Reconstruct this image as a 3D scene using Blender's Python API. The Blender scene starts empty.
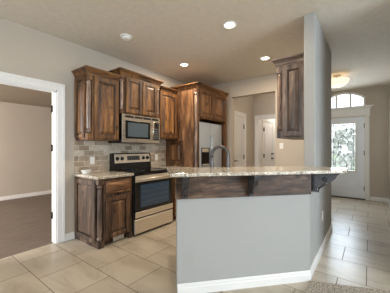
import bpy, bmesh, math, random
from mathutils import Matrix, Vector
random.seed(7)
S = bpy.context.scene
COL = S.collection

# ------------------------------------------------------------------ camera
cd = bpy.data.cameras.new('camera')
cam = bpy.data.objects.new('camera', cd); COL.objects.link(cam)
cam.location = (0, 0, 1.27)
cam.rotation_euler = (math.radians(90), 0, math.radians(37.1))
cd.sensor_width = 36.0
cd.lens = 231 / 390 * 36
cd.shift_y = 1.5 / 390
cd.clip_start = 0.05
S.camera = cam

# ------------------------------------------------------------------ world, exposure, daylight
w = bpy.data.worlds.new('world'); S.world = w; w.use_nodes = True
bg = w.node_tree.nodes['Background']
bg.inputs['Color'].default_value = (0.86, 0.93, 1.0, 1)
bg.inputs['Strength'].default_value = 2.2
vs = S.view_settings
vs.view_transform = 'Standard'; vs.look = 'None'; vs.gamma = 1.0
vs.use_curve_mapping = False
vs.exposure = 0.52
try:
    S.cycles.use_denoising = True
    S.cycles.max_bounces = 8
    S.cycles.diffuse_bounces = 5
    S.cycles.sample_clamp_indirect = 4
except Exception:
    pass

def area(name, loc, rot, sx, sy, power, col):
    l = bpy.data.lights.new(name, 'AREA'); l.shape = 'RECTANGLE'
    l.size = sx; l.size_y = sy; l.energy = power; l.color = col
    o = bpy.data.objects.new(name, l); COL.objects.link(o)
    o.location = loc; o.rotation_euler = [math.radians(a) for a in rot]
    return o
# daylight through the living room windows behind the camera
area('window_daylight_rear', (-1.6, -3.93, 1.45), (90, 0, 0), 3.0, 1.6, 70, (0.66, 0.83, 1.0))
area('window_daylight_side', (3.93, 1.35, 1.45), (90, 0, 90), 2.4, 1.6, 104, (0.70, 0.86, 1.0))
# daylight through the bedroom window
area('window_daylight_bedroom', (-5.3, -2.42, 1.4), (90, 0, 0), 1.6, 1.3, 185, (1.0, 0.98, 0.95))
# daylight at the front door glass
area('entry_daylight', (-0.55, 6.86, 1.5), (90, 0, 180), 0.55, 1.3, 18, (0.76, 0.88, 1.0))

# ------------------------------------------------------------------ materials
def lin(c):
    c = c / 255
    return c / 12.92 if c <= 0.04045 else ((c + 0.055) / 1.055) ** 2.4
def rgb(r, g, b): return (lin(r), lin(g), lin(b), 1)

class NT:
    def __init__(s, name):
        s.m = bpy.data.materials.new(name); s.m.use_nodes = True
        s.t = s.m.node_tree; s.b = s.t.nodes['Principled BSDF']
        s.out = s.t.nodes['Material Output']
    def n(s, typ, **kw):
        nd = s.t.nodes.new(typ)
        for k, v in kw.items():
            if hasattr(nd, k): setattr(nd, k, v)
            else: nd.inputs[k].default_value = v
        return nd
    def l(s, a, b): s.t.links.new(a, b)
    def set(s, **kw):
        for k, v in kw.items():
            s.b.inputs[k.replace('_', ' ')].default_value = v
        return s
    def ramp(s, fac, stops, interp='LINEAR'):
        r = s.n('ShaderNodeValToRGB'); s.l(fac, r.inputs['Fac'])
        cr = r.color_ramp; cr.interpolation = interp
        while len(cr.elements) < len(stops): cr.elements.new(0.5)
        for e, (p, c) in zip(cr.elements, stops): e.position = p; e.color = c
        return r
    def bump(s, h, strength, dist=0.01):
        b = s.n('ShaderNodeBump'); b.inputs['Strength'].default_value = strength
        b.inputs['Distance'].default_value = dist
        s.l(h, b.inputs['Height']); s.l(b.outputs['Normal'], s.b.inputs['Normal'])
    def coords(s, kind='Object'):
        return s.n('ShaderNodeTexCoord').outputs[kind]
    def mapped(s, vec, scale=(1, 1, 1), loc=(0, 0, 0), rot=(0, 0, 0)):
        m = s.n('ShaderNodeMapping'); s.l(vec, m.inputs['Vector'])
        m.inputs['Scale'].default_value = scale; m.inputs['Location'].default_value = loc
        m.inputs['Rotation'].default_value = rot
        return m.outputs['Vector']

def plain(name, col, rough=0.5, metal=0.0, var=0.04, scale=30):
    t = NT(name); t.set(Roughness=rough, Metallic=metal)
    nz = t.n('ShaderNodeTexNoise', Scale=scale); t.l(t.coords(), nz.inputs['Vector'])
    lo = tuple(max(0, c * (1 - var)) for c in col[:3]) + (1,)
    hi = tuple(min(1, c * (1 + var)) for c in col[:3]) + (1,)
    r = t.ramp(nz.outputs['Fac'], [(0.3, lo), (0.7, hi)])
    t.l(r.outputs['Color'], t.b.inputs['Base Color'])
    return t.m

def paint(name, col, bscale=90, bstr=0.12, rough=0.75):
    t = NT(name); t.set(Roughness=rough)
    c = t.coords()
    big = t.n('ShaderNodeTexNoise', Scale=1.3, Detail=2.0); t.l(c, big.inputs['Vector'])
    lo = tuple(x * 0.97 for x in col[:3]) + (1,)
    hi = tuple(min(1, x * 1.03) for x in col[:3]) + (1,)
    r = t.ramp(big.outputs['Fac'], [(0.3, lo), (0.7, hi)])
    t.l(r.outputs['Color'], t.b.inputs['Base Color'])
    nz = t.n('ShaderNodeTexNoise', Scale=bscale, Detail=3.0); t.l(c, nz.inputs['Vector'])
    t.bump(nz.outputs['Fac'], bstr, 0.004)
    return t.m

def ceiling_mat():
    t = NT('knockdown_ceiling'); t.set(Roughness=0.85)
    col = rgb(220, 211, 196)
    t.b.inputs['Base Color'].default_value = col
    c = t.coords()
    nz = t.n('ShaderNodeTexNoise', Scale=16, Detail=4.0, Distortion=0.6); t.l(c, nz.inputs['Vector'])
    r = t.ramp(nz.outputs['Fac'], [(0.44, (0, 0, 0, 1)), (0.56, (1, 1, 1, 1))])
    t.bump(r.outputs['Color'], 0.22, 0.006)
    r2 = t.ramp(nz.outputs['Fac'], [(0.40, tuple(x * .955 for x in col[:3]) + (1,)), (0.6, col)])
    t.l(r2.outputs['Color'], t.b.inputs['Base Color'])
    return t.m

def wood(name, grain='Z', dark=1.0, sat=1.0):
    """knotty alder with a dark hand-rubbed glaze"""
    t = NT(name); t.set(Roughness=0.48)
    oi = t.n('ShaderNodeObjectInfo')
    add = t.n('ShaderNodeVectorMath', operation='MULTIPLY_ADD')
    cmb = t.n('ShaderNodeCombineXYZ')
    for k in 'XYZ': t.l(oi.outputs['Random'], cmb.inputs[k])
    t.l(cmb.outputs[0], add.inputs[0]); add.inputs[1].default_value = (17, 23, 31)
    t.l(t.coords(), add.inputs[2])
    sc = {'Z': (1, 1, .11), 'Y': (1, .11, 1), 'X': (.11, 1, 1), 'D': (1, 1, 1)}[grain]
    v = t.mapped(add.outputs[0], scale=sc)
    if grain == 'D': v = t.mapped(add.outputs[0], scale=(.14, .14, 1))
    n1 = t.n('ShaderNodeTexNoise', Scale=13, Detail=5.0, Distortion=0.45, Roughness=0.62); t.l(v, n1.inputs['Vector'])
    n2 = t.n('ShaderNodeTexNoise', Scale=60, Detail=3.0); t.l(v, n2.inputs['Vector'])
    r1 = t.ramp(n1.outputs['Fac'], [(0.30, rgb(50, 34, 23)), (0.44, rgb(98, 68, 46)), (0.57, rgb(134, 96, 64)), (0.72, rgb(184, 142, 100))])
    r2 = t.ramp(n2.outputs['Fac'], [(0.32, (.5, .47, .44, 1)), (0.6, (1, 1, 1, 1))])
    mx = t.n('ShaderNodeMix', data_type='RGBA', blend_type='MULTIPLY'); mx.inputs[0].default_value = 1.0
    t.l(r1.outputs['Color'], mx.inputs[6]); t.l(r2.outputs['Color'], mx.inputs[7])
    # knots
    n3 = t.n('ShaderNodeTexNoise', Scale=5.5, Detail=1.0); t.l(add.outputs[0], n3.inputs['Vector'])
    r3 = t.ramp(n3.outputs['Fac'], [(0.66, (1, 1, 1, 1)), (0.73, (.3, .26, .24, 1))])
    mk = t.n('ShaderNodeMix', data_type='RGBA', blend_type='MULTIPLY'); mk.inputs[0].default_value = 1.0
    t.l(mx.outputs[2], mk.inputs[6]); t.l(r3.outputs['Color'], mk.inputs[7])
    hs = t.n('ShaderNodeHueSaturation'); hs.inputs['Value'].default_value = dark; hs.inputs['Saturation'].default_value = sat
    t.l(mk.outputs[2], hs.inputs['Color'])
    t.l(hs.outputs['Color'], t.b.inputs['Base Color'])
    t.bump(n2.outputs['Fac'], 0.08, 0.002)
    return t.m

def granite():
    t = NT('speckled_granite'); t.set(Roughness=0.12)
    c = t.coords()
    v = t.n('ShaderNodeTexVoronoi', Scale=150); t.l(c, v.inputs['Vector'])
    bw = t.n('ShaderNodeSeparateColor'); t.l(v.outputs['Color'], bw.inputs[0])
    r = t.ramp(bw.outputs[0], [(0.0, rgb(62, 54, 48)), (0.10, rgb(132, 118, 102)), (0.22, rgb(192, 182, 166)), (0.6, rgb(236, 231, 220)), (0.9, rgb(212, 194, 166))], 'CONSTANT')
    n = t.n('ShaderNodeTexNoise', Scale=16, Detail=3.0); t.l(c, n.inputs['Vector'])
    r2 = t.ramp(n.outputs['Fac'], [(0.35, (.84, .81, .77, 1)), (0.6, (1, 1, 1, 1))])
    mx = t.n('ShaderNodeMix', data_type='RGBA', blend_type='MULTIPLY'); mx.inputs[0].default_value = 1.0
    t.l(r.outputs['Color'], mx.inputs[6]); t.l(r2.outputs['Color'], mx.inputs[7])
    t.l(mx.outputs[2], t.b.inputs['Base Color'])
    return t.m

def steel(name, col, rough=0.28, axis='Y', metal=1.0):
    t = NT(name); t.set(Metallic=metal)
    sc = {'Y': (60, 1.5, 60), 'Z': (60, 60, 1.5)}[axis]
    n = t.n('ShaderNodeTexNoise', Scale=6, Detail=3.0); t.l(t.mapped(t.coords(), scale=sc), n.inputs['Vector'])
    r = t.ramp(n.outputs['Fac'], [(0.3, tuple(x * .9 for x in col[:3]) + (1,)), (0.7, col)])
    t.l(r.outputs['Color'], t.b.inputs['Base Color'])
    rr = t.ramp(n.outputs['Fac'], [(0.3, (rough * .85,) * 3 + (1,)), (0.7, (rough * 1.2,) * 3 + (1,))])
    t.l(rr.outputs['Color'], t.b.inputs['Roughness'])
    return t.m

def tile_floor():
    t = NT('beige_floor_tile')
    c = t.mapped(t.coords(), loc=(0.25 + 0.508 * 20, 0.02 + 0.445 * 20, 0))
    b = t.n('ShaderNodeTexBrick', offset=0.557, offset_frequency=2)
    t.l(c, b.inputs['Vector'])
    b.inputs['Scale'].default_value = 1.0
    b.inputs['Brick Width'].default_value = 0.508; b.inputs['Row Height'].default_value = 0.445
    b.inputs['Mortar Size'].default_value = 0.0036; b.inputs['Mortar Smooth'].default_value = 0.15
    b.inputs['Bias'].default_value = 0.0
    b.inputs['Color1'].default_value = rgb(178, 167, 150)
    b.inputs['Color2'].default_value = rgb(194, 183, 165)
    b.inputs['Mortar'].default_value = rgb(118, 103, 87)
    n = t.n('ShaderNodeTexNoise', Scale=2.6, Detail=6.0, Roughness=0.62, Distortion=0.8)
    t.l(t.mapped(t.coords(), scale=(0.6, 1.6, 1)), n.inputs['Vector'])
    r = t.ramp(n.outputs['Fac'], [(0.32, (.76, .72, .68, 1)), (0.52, (.98, .97, .96, 1)), (0.72, (1.04, 1.02, .98, 1))])
    mx = t.n('ShaderNodeMix', data_type='RGBA', blend_type='MULTIPLY'); mx.inputs[0].default_value = 1.0
    t.l(b.outputs['Color'], mx.inputs[6]); t.l(r.outputs['Color'], mx.inputs[7])
    t.l(mx.outputs[2], t.b.inputs['Base Color'])
    rr = t.ramp(b.outputs['Fac'], [(0, (.33,) * 3 + (1,)), (1, (.8,) * 3 + (1,))])
    t.l(rr.outputs['Color'], t.b.inputs['Roughness'])
    inv = t.n('ShaderNodeMath', operation='SUBTRACT'); inv.inputs[0].default_value = 1.0
    t.l(b.outputs['Fac'], inv.inputs[1])
    t.bump(inv.outputs[0], 0.5, 0.003)
    return t.m

def splash_mat():
    t = NT('stone_subway_backsplash'); t.set(Roughness=0.55)
    # brick plane is Y-Z: swap into the texture's X-Y
    sep = t.n('ShaderNodeSeparateXYZ'); t.l(t.coords(), sep.inputs[0])
    cmb = t.n('ShaderNodeCombineXYZ'); t.l(sep.outputs['Y'], cmb.inputs['X']); t.l(sep.outputs['Z'], cmb.inputs['Y'])
    b = t.n('ShaderNodeTexBrick', offset=0.5); t.l(cmb.outputs[0], b.inputs['Vector'])
    b.inputs['Scale'].default_value = 1.0
    b.inputs['Brick Width'].default_value = 0.155; b.inputs['Row Height'].default_value = 0.077
    b.inputs['Mortar Size'].default_value = 0.004; b.inputs['Mortar Smooth'].default_value = 0.2
    b.inputs['Color1'].default_value = rgb(158, 136, 114); b.inputs['Color2'].default_value = rgb(220, 206, 186)
    b.inputs['Mortar'].default_value = rgb(214, 204, 188)
    n = t.n('ShaderNodeTexNoise', Scale=22, Detail=5.0, Roughness=0.65); t.l(t.coords(), n.inputs['Vector'])
    r = t.ramp(n.outputs['Fac'], [(0.3, (.74, .72, .70, 1)), (0.6, (1, 1, 1, 1))])
    mx = t.n('ShaderNodeMix', data_type='RGBA', blend_type='MULTIPLY'); mx.inputs[0].default_value = 1.0
    t.l(b.outputs['Color'], mx.inputs[6]); t.l(r.outputs['Color'], mx.inputs[7])
    t.l(mx.outputs[2], t.b.inputs['Base Color'])
    inv = t.n('ShaderNodeMath', operation='SUBTRACT'); inv.inputs[0].default_value = 1.0
    t.l(b.outputs['Fac'], inv.inputs[1])
    t.bump(inv.outputs[0], 0.6, 0.004)
    return t.m

def carpet_mat():
    t = NT('grey_carpet'); t.set(Roughness=1.0)
    n = t.n('ShaderNodeTexNoise', Scale=130, Detail=4.0); t.l(t.coords(), n.inputs['Vector'])
    n2 = t.n('ShaderNodeTexNoise', Scale=70, Detail=3.0); t.l(t.coords(), n2.inputs['Vector'])
    ad = t.n('ShaderNodeMath', operation='ADD'); t.l(n.outputs['Fac'], ad.inputs[0]); t.l(n2.outputs['Fac'], ad.inputs[1])
    hf = t.n('ShaderNodeMath', operation='MULTIPLY'); hf.inputs[1].default_value = 0.5; t.l(ad.outputs[0], hf.inputs[0])
    r = t.ramp(hf.outputs[0], [(0.40, rgb(98, 86, 74)), (0.58, rgb(204, 192, 176))])
    t.l(r.outputs['Color'], t.b.inputs['Base Color'])
    t.bump(hf.outputs[0], 0.8, 0.012)
    return t.m

def plank_mat():
    t = NT('brown_floor'); t.set(Roughness=0.65)
    n = t.n('ShaderNodeTexNoise', Scale=9, Detail=4.0); t.l(t.mapped(t.coords(), scale=(4, .35, 1)), n.inputs['Vector'])
    r = t.ramp(n.outputs['Fac'], [(0.3, rgb(108, 96, 85)), (0.7, rgb(130, 116, 104))])
    t.l(r.outputs['Color'], t.b.inputs['Base Color'])
    return t.m

def emit(name, col, st):
    t = NT(name)
    t.b.inputs['Base Color'].default_value = col
    t.b.inputs['Emission Color'].default_value = col
    t.b.inputs['Emission Strength'].default_value = st
    return t.m

def pane(name, tint=(1, 1, 1, 1), gloss=0.08, frost=0.0):
    t = NT(name)
    tr = t.n('ShaderNodeBsdfTransparent'); tr.inputs[0].default_value = tint
    gl = t.n('ShaderNodeBsdfGlossy'); gl.inputs['Roughness'].default_value = 0.03
    mx = t.n('ShaderNodeMixShader'); mx.inputs[0].default_value = gloss
    t.l(tr.outputs[0], mx.inputs[1]); t.l(gl.outputs[0], mx.inputs[2])
    last = mx
    if frost:
        tl = t.n('ShaderNodeBsdfTranslucent'); tl.inputs[0].default_value = (1, 1, 1, 1)
        n = t.n('ShaderNodeTexNoise', Scale=14, Detail=2.0); t.l(t.coords(), n.inputs['Vector'])
        r = t.ramp(n.outputs['Fac'], [(0.35, (frost * .5,) * 3 + (1,)), (0.65, (min(1, frost * 1.4),) * 3 + (1,))])
        m2 = t.n('ShaderNodeMixShader'); t.l(r.outputs['Color'], m2.inputs[0])
        t.l(mx.outputs[0], m2.inputs[1]); t.l(tl.outputs[0], m2.inputs[2]); last = m2
    t.l(last.outputs[0], t.out.inputs['Surface'])
    return t.m

M = {}
M['wall'] = paint('greige_wall_paint', rgb(191, 180, 166))
M['halfwall'] = paint('half_wall_grey', rgb(168, 167, 164))  # greyer and darker than the other walls
M['white'] = paint('white_trim_paint', rgb(235, 233, 230), 40, 0.02, 0.4)
M['door'] = paint('white_door_paint', rgb(228, 226, 224), 40, 0.02, 0.4)
M['daylitwhite'] = paint('daylit_door_paint', rgb(238, 244, 252), 40, 0.02, 0.4)  # cool daylight put into the front door's white
M['ceil'] = ceiling_mat()
M['tile'] = tile_floor()
M['carpet'] = carpet_mat()
M['plank'] = plank_mat()
M['woodZ'] = wood('glazed_alder_upright', 'Z', .80, 1.15)
M['woodY'] = wood('glazed_alder_along', 'Y', .8, 1.12)
M['woodX'] = wood('glazed_alder_across', 'X')
M['panelZ'] = wood('glazed_alder_panel', 'Z', 1.0, 1.12)
M['tallZ'] = wood('glazed_alder_tall_panel', 'Z', 1.3, 1.0)
M['baseF'] = wood('glazed_alder_base_frame', 'Z', .92, .9)
M['baseD'] = wood('glazed_alder_base_door', 'Z', .95, .88)
M['drawerY'] = wood('glazed_alder_drawer', 'Y', 1.55, .95)
M['woodC'] = wood('glazed_alder_column_glint', 'Z', 1.4, .66)  # reflected highlights put into a lighter, greyer column wood
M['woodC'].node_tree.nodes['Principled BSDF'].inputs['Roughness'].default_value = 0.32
M['baseZ'] = wood('glazed_alder_base_daylit', 'Z', .60, .78)  # daylight on the left base cabinet put in as less saturated wood
M['baseP'] = wood('glazed_alder_base_panel_daylit', 'Z', .55, .82)
M['apron'] = wood('dark_apron_wood', 'D', 0.62, 0.85)
M['apron'].node_tree.nodes['Principled BSDF'].inputs['Roughness'].default_value = 0.55
M['darkwood'] = wood('glaze_and_gap_shade', 'Z', 0.35, 0.8)  # dark glaze lines, and shade painted into door and drawer gaps
M['granite'] = granite()
M['steel'] = steel('brushed_steel', rgb(226, 214, 196), 0.34, 'Y', 0.6)
M['steel2'] = steel('microwave_steel', rgb(198, 190, 178), 0.28, 'Y', 0.95)
M['fridge'] = steel('fridge_steel', rgb(196, 206, 218), 0.38, 'Z', 0.4)
M['chrome'] = steel('faucet_steel', rgb(92, 88, 86), 0.3, 'Z', 0.8)
M['black'] = plain('black_enamel', rgb(22, 22, 24), 0.25)
M['blackglass'] = plain('black_glass', rgb(10, 10, 12), 0.06)
M['ovenglass'] = plain('oven_glass_with_reflection', rgb(58, 78, 102), 0.08)  # bluish reflection put into the oven window's base colour
M['mwglass'] = plain('microwave_glass_with_reflection', rgb(76, 86, 92), 0.1)  # bluish reflection put into the microwave window's base colour
M['bronze'] = plain('dark_bronze', rgb(52, 46, 44), 0.35, 0.8)
M['iron'] = plain('dark_corbel_stain', rgb(54, 50, 50), 0.38, 0.0, 0.45, 24)
M['plastic'] = plain('white_plastic', rgb(236, 234, 228), 0.35, 0, 0.01)
M['ceramic'] = plain('white_ceramic', rgb(240, 238, 234), 0.15, 0, 0.01)
M['grey'] = plain('grey_plastic', rgb(90, 92, 96), 0.3)
M['splash'] = splash_mat()
M['lens'] = emit('lit_downlight_lens', (1, .90, .74, 1), 6)
M['bowl'] = emit('lit_alabaster_bowl', (1, .82, .58, 1), 0.8)
M['pane'] = pane('clear_glass')
M['leaded'] = pane('textured_glass', (.93, .96, .97, 1), 0.08, 0.28)
M['lead'] = plain('lead_came', rgb(104, 107, 112), 0.5, 0.3)
M['nickel'] = plain('satin_nickel', rgb(170, 160, 146), 0.3, 1.0)
M['concrete'] = plain('porch_concrete', rgb(186, 182, 174), 0.9, 0, 0.08, 8)
M['lawn'] = plain('lawn_grass', rgb(120, 140, 92), 0.95, 0, 0.3, 25)
M['leaf'] = plain('shrub_leaves', rgb(70, 92, 56), 0.8, 0, 0.4, 20)
M['brick'] = plain('tan_brick', rgb(150, 120, 100), 0.9, 0, 0.2, 12)

# ------------------------------------------------------------------ mesh helpers
def frame(o, u, n):
    """local (u, n, z) -> world"""
    u = Vector(u).normalized(); n = Vector(n).normalized()
    m = Matrix.Identity(4)
    for i in range(3):
        m[i][0] = u[i]; m[i][1] = n[i]; m[i][2] = (0, 0, 1)[i]; m[i][3] = o[i]
    return m
ID = Matrix.Identity(4)

class MB:
    def __init__(s): s.bm = bmesh.new()
    def merge(s, b, m):
        me = bpy.data.meshes.new('tmp'); b.to_mesh(me); b.free()
        me.transform(m); s.bm.from_mesh(me); bpy.data.meshes.remove(me)
        return s
    def box(s, x0, x1, y0, y1, z0, z1, m=ID, bev=0.0, seg=1, mi=0):
        b = bmesh.new()
        vs_ = [b.verts.new((x, y, z)) for z in (z0, z1) for y in (y0, y1) for x in (x0, x1)]
        for f in [(0, 2, 3, 1), (4, 5, 7, 6), (0, 1, 5, 4), (2, 6, 7, 3), (0, 4, 6, 2), (1, 3, 7, 5)]:
            b.faces.new([vs_[i] for i in f])
        if bev > 0:
            bmesh.ops.bevel(b, geom=b.edges[:], offset=bev, segments=seg, affect='EDGES', profile=0.5)
        for f in b.faces: f.material_index = mi
        return s.merge(b, m)
    def frustum(s, x0, x1, y0, y1, z0, z1, ins, m=ID):
        """raised panel: base rect on n=y0, top rect inset on n=y1 (n is y)"""
        b = bmesh.new()
        lo = [b.verts.new(p) for p in [(x0, y0, z0), (x1, y0, z0), (x1, y0, z1), (x0, y0, z1)]]
        hi = [b.verts.new(p) for p in [(x0 + ins, y1, z0 + ins), (x1 - ins, y1, z0 + ins), (x1 - ins, y1, z1 - ins), (x0 + ins, y1, z1 - ins)]]
        b.faces.new(lo); b.faces.new(hi[::-1])
        for i in range(4):
            j = (i + 1) % 4
            b.faces.new([lo[i], hi[i], hi[j], lo[j]])
        bmesh.ops.recalc_face_normals(b, faces=b.faces[:])
        return s.merge(b, m)
    def prism(s, pts, z0, z1, m=ID, bev=0.0, seg=2):
        b = bmesh.new()
        lo = [b.verts.new((p[0], p[1], z0)) for p in pts]; hi = [b.verts.new((p[0], p[1], z1)) for p in pts]
        b.faces.new(lo[::-1]); b.faces.new(hi)
        for i in range(len(pts)):
            j = (i + 1) % len(pts); b.faces.new([lo[i], lo[j], hi[j], hi[i]])
        bmesh.ops.recalc_face_normals(b, faces=b.faces[:])
        if bev > 0:
            es = [e for e in b.edges if abs(e.verts[0].co.z - e.verts[1].co.z) < 1e-6]
            bmesh.ops.bevel(b, geom=es, offset=bev, segments=seg, affect='EDGES', profile=0.5)
        return s.merge(b, m)
    def lathe(s, prof, m=ID, seg=24):
        b = bmesh.new(); rings = []
        for r, z in prof:
            if r < 1e-5: rings.append([b.verts.new((0, 0, z))])
            else: rings.append([b.verts.new((r * math.cos(2 * math.pi * i / seg), r * math.sin(2 * math.pi * i / seg), z)) for i in range(seg)])
        for a, c in zip(rings, rings[1:]):
            for i in range(seg):
                j = (i + 1) % seg
                q = [a[i % len(a)], a[j % len(a)], c[j % len(c)], c[i % len(c)]]
                q2 = []
                for v in q:
                    if v not in q2: q2.append(v)
                if len(q2) > 2: b.faces.new(q2)
        for r in (rings[0], rings[-1]):
            if len(r) > 2:
                try: b.faces.new(r)
                except ValueError: pass
        bmesh.ops.recalc_face_normals(b, faces=b.faces[:])
        for f in b.faces: f.smooth = True
        return s.merge(b, m)
    def tube(s, pts, r, seg=12, m=ID):
        pts = [Vector(p) for p in pts]; b = bmesh.new(); rings = []
        rs = r if isinstance(r, (list, tuple)) else [r] * len(pts)
        up = None
        for i, p in enumerate(pts):
            d = (pts[min(i + 1, len(pts) - 1)] - pts[max(i - 1, 0)]).normalized()
            if up is None:
                up = Vector((0, 0, 1)) if abs(d.z) < 0.9 else Vector((1, 0, 0))
            a = d.cross(up).normalized(); up = a.cross(d).normalized()
            rings.append([b.verts.new(p + rs[i] * (math.cos(2 * math.pi * k / seg) * a + math.sin(2 * math.pi * k / seg) * up)) for k in range(seg)])
        for a, c in zip(rings, rings[1:]):
            for k in range(seg):
                j = (k + 1) % seg; b.faces.new([a[k], a[j], c[j], c[k]])
        b.faces.new(rings[0][::-1]); b.faces.new(rings[-1])
        bmesh.ops.recalc_face_normals(b, faces=b.faces[:])
        for f in b.faces: f.smooth = True
        return s.merge(b, m)
    def loft(s, rows, closed_profile=True, m=ID):
        """rows: list of point lists (one per profile point), same length; closed around the profile, capped at both ends"""
        b = bmesh.new(); R = [[b.verts.new(p) for p in row] for row in rows]
        n = len(R); k = len(R[0])
        for i in range(n):
            j = (i + 1) % n
            for q in range(k - 1):
                b.faces.new([R[i][q], R[i][q + 1], R[j][q + 1], R[j][q]])
        b.faces.new([R[i][0] for i in range(n)]); b.faces.new([R[i][-1] for i in range(n)][::-1])
        bmesh.ops.recalc_face_normals(b, faces=b.faces[:])
        return s.merge(b, m)

def build(name, mb, mat, parent=None, mats=None):
    me = bpy.data.meshes.new(name)
    org = parent_org(parent) if parent else None
    if org is not None:
        bmesh.ops.translate(mb.bm, verts=mb.bm.verts[:], vec=-org)
    mb.bm.to_mesh(me); mb.bm.free()
    for mm in (mats or [mat]): me.materials.append(mm)
    o = bpy.data.objects.new(name, me); COL.objects.link(o)
    if parent: o.parent = parent
    return o
def parent_org(p):
    v = Vector((0, 0, 0))
    while p is not None:
        v += Vector(p.location); p = p.parent
    return v
def thing(name, loc, label, cat, group=None):
    o = bpy.data.objects.new(name, None); COL.objects.link(o); o.location = loc
    o.empty_display_size = 0.1
    return tag(o, label, cat, group)
def tag(o, label, cat, group=None):
    o['label'] = label; o['category'] = cat
    if group: o['group'] = group
    return o
def struct(name, mb, mat, parent=None):
    o = build(name, mb, mat, parent)
    if parent is None: o['kind'] = 'structure'
    return o
def struct_root(name, loc):
    o = bpy.data.objects.new(name, None); COL.objects.link(o); o.location = loc; o['kind'] = 'structure'
    o.empty_display_size = 0.1
    return o
def copy_thing(src, loc, label):
    r = src.copy(); COL.objects.link(r); r.location = loc; r['label'] = label
    for ch in list(src.children):
        c = ch.copy(); COL.objects.link(c); c.parent = r
        for g in list(ch.children):
            d = g.copy(); COL.objects.link(d); d.parent = c
    return r

# ------------------------------------------------------------------ setting
XL = -3.32            # range wall face
YB = 4.60             # back wall face (kitchen side)
YF = 7.02             # front wall face
CZ = 2.745            # ceiling
T = 0.12
def wbox(*a): return MB().box(*a)

struct('floor', MB().box(-3.44, 4.12, -4.12, YF + .14, -0.1, 0.0).box(-3.44, -1.10, YF + .14, 9.2, -0.1, 0.0), M['tile'])
struct('ceiling', MB().box(-3.44, 4.12, -4.12, YF + .14, CZ, CZ + .1).box(-3.44, -1.10, YF + .14, 9.2, CZ, CZ + .1), M['ceil'])
# left wall with the bedroom opening
OY0, OY1, OZ = 0.42, 1.345, 2.035
wl = MB().box(XL - T, XL, -4.12, OY0, 0, CZ).box(XL - T, XL, OY1, YB + T, 0, CZ).box(XL - T, XL, OY0, OY1, OZ, CZ)
struct('wall_left', wl, M['wall'])
PX0, PX1 = -0.585, -0.470
# back wall with the hall opening
HX0, HX1, HZ = -2.45, -1.49, 2.40
bw = MB().box(XL, HX0, YB, YB + T, 0, CZ).box(HX1, PX0 - .0, YB, YB + T, 0, CZ).box(HX0, HX1, YB, YB + T, HZ, CZ)
struct('wall_back', bw, M['wall'])
# hall behind the opening: left wall with door, end wall with opening, right wall
HL = -2.50
hd0, hd1 = 4.74, 5.34
hw = MB().box(HL - T, HL, YB + T, hd0 - .01, 0, CZ).box(HL - T, HL, hd1 + .01, 5.92, 0, CZ).box(HL - T, HL, hd0 - .01, hd1 + .01, 2.05, CZ)
struct('wall_hall', hw, M['wall'])
EY = 5.92
eo0, eo1 = -2.37, -1.5
ew = MB().box(HL - T, eo0, EY, EY + T, 0, CZ).box(eo1, -1.22, EY, EY + T, 0, CZ).box(eo0, eo1, EY, EY + T, 2.05, CZ)
struct('wall_hall_end', ew, M['wall'])
struct('wall_hall_right', wbox(-1.22, -1.10, YB + T, 9.2, 0, CZ), M['wall'])
# utility room past the hall
UX = -2.42
gd0, gd1 = 6.40, 7.22
uw = MB().box(UX - T, UX, EY + T, gd0 - .01, 0, CZ).box(UX - T, UX, gd1 + .01, 9.2, 0, CZ).box(UX - T, UX, gd0 - .01, gd1 + .01, 2.05, CZ)
uw.box(UX, -1.22, 9.1, 9.2, 0, CZ)
struct('wall_utility', uw, M['door'])
# partition between kitchen and entry, standing on the half wall line
PX0, PX1 = -0.585, -0.470
struct('wall_partition', MB().box(PX0, PX1, 2.775, 4.11, 0, CZ, ID, 0.012, 3).box(PX0 - .10, PX0 + .02, 3.95, YB, 0, CZ), M['halfwall'])
# front wall with door and arched transom
DX0, DX1 = -1.00, -0.085
AZ0, AZS, AZT = 2.27, 2.525, 2.695
def arch(x0, x1, zs, zt, n=16):
    c = (x0 + x1) / 2; h = (x1 - x0) / 2; rise = zt - zs
    R = (h * h + rise * rise) / (2 * rise); zc = zt - R; a = math.asin(h / R)
    return [(c + R * math.sin(-a + 2 * a * i / n), zc + R * math.cos(-a + 2 * a * i / n)) for i in range(n + 1)]
FM = Matrix(((1, 0, 0, 0), (0, 0, 1, 0), (0, 1, 0, 0), (0, 0, 0, 1)))   # prism in x-z, extruded along y
fw = MB().box(-1.10, DX0, YF, YF + .14, 0, CZ).box(DX1, 0.48, YF, YF + .14, 0, CZ)
fw.box(DX0, DX1, YF, YF + .14, 2.05, AZ0)
ap = arch(DX0, DX1, AZS, AZT)
fw.prism([(DX0, CZ)] + ap + [(DX1, CZ)], YF, YF + .14, FM)
struct('wall_front', fw, M['wall'])
struct('wall_entry_right', wbox(0.36, 0.48, 2.9, YF, 0, CZ), M['wall'])
struct('wall_living', wbox(0.48, 4.12, 2.9, 3.02, 0, CZ), M['wall'])
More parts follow.
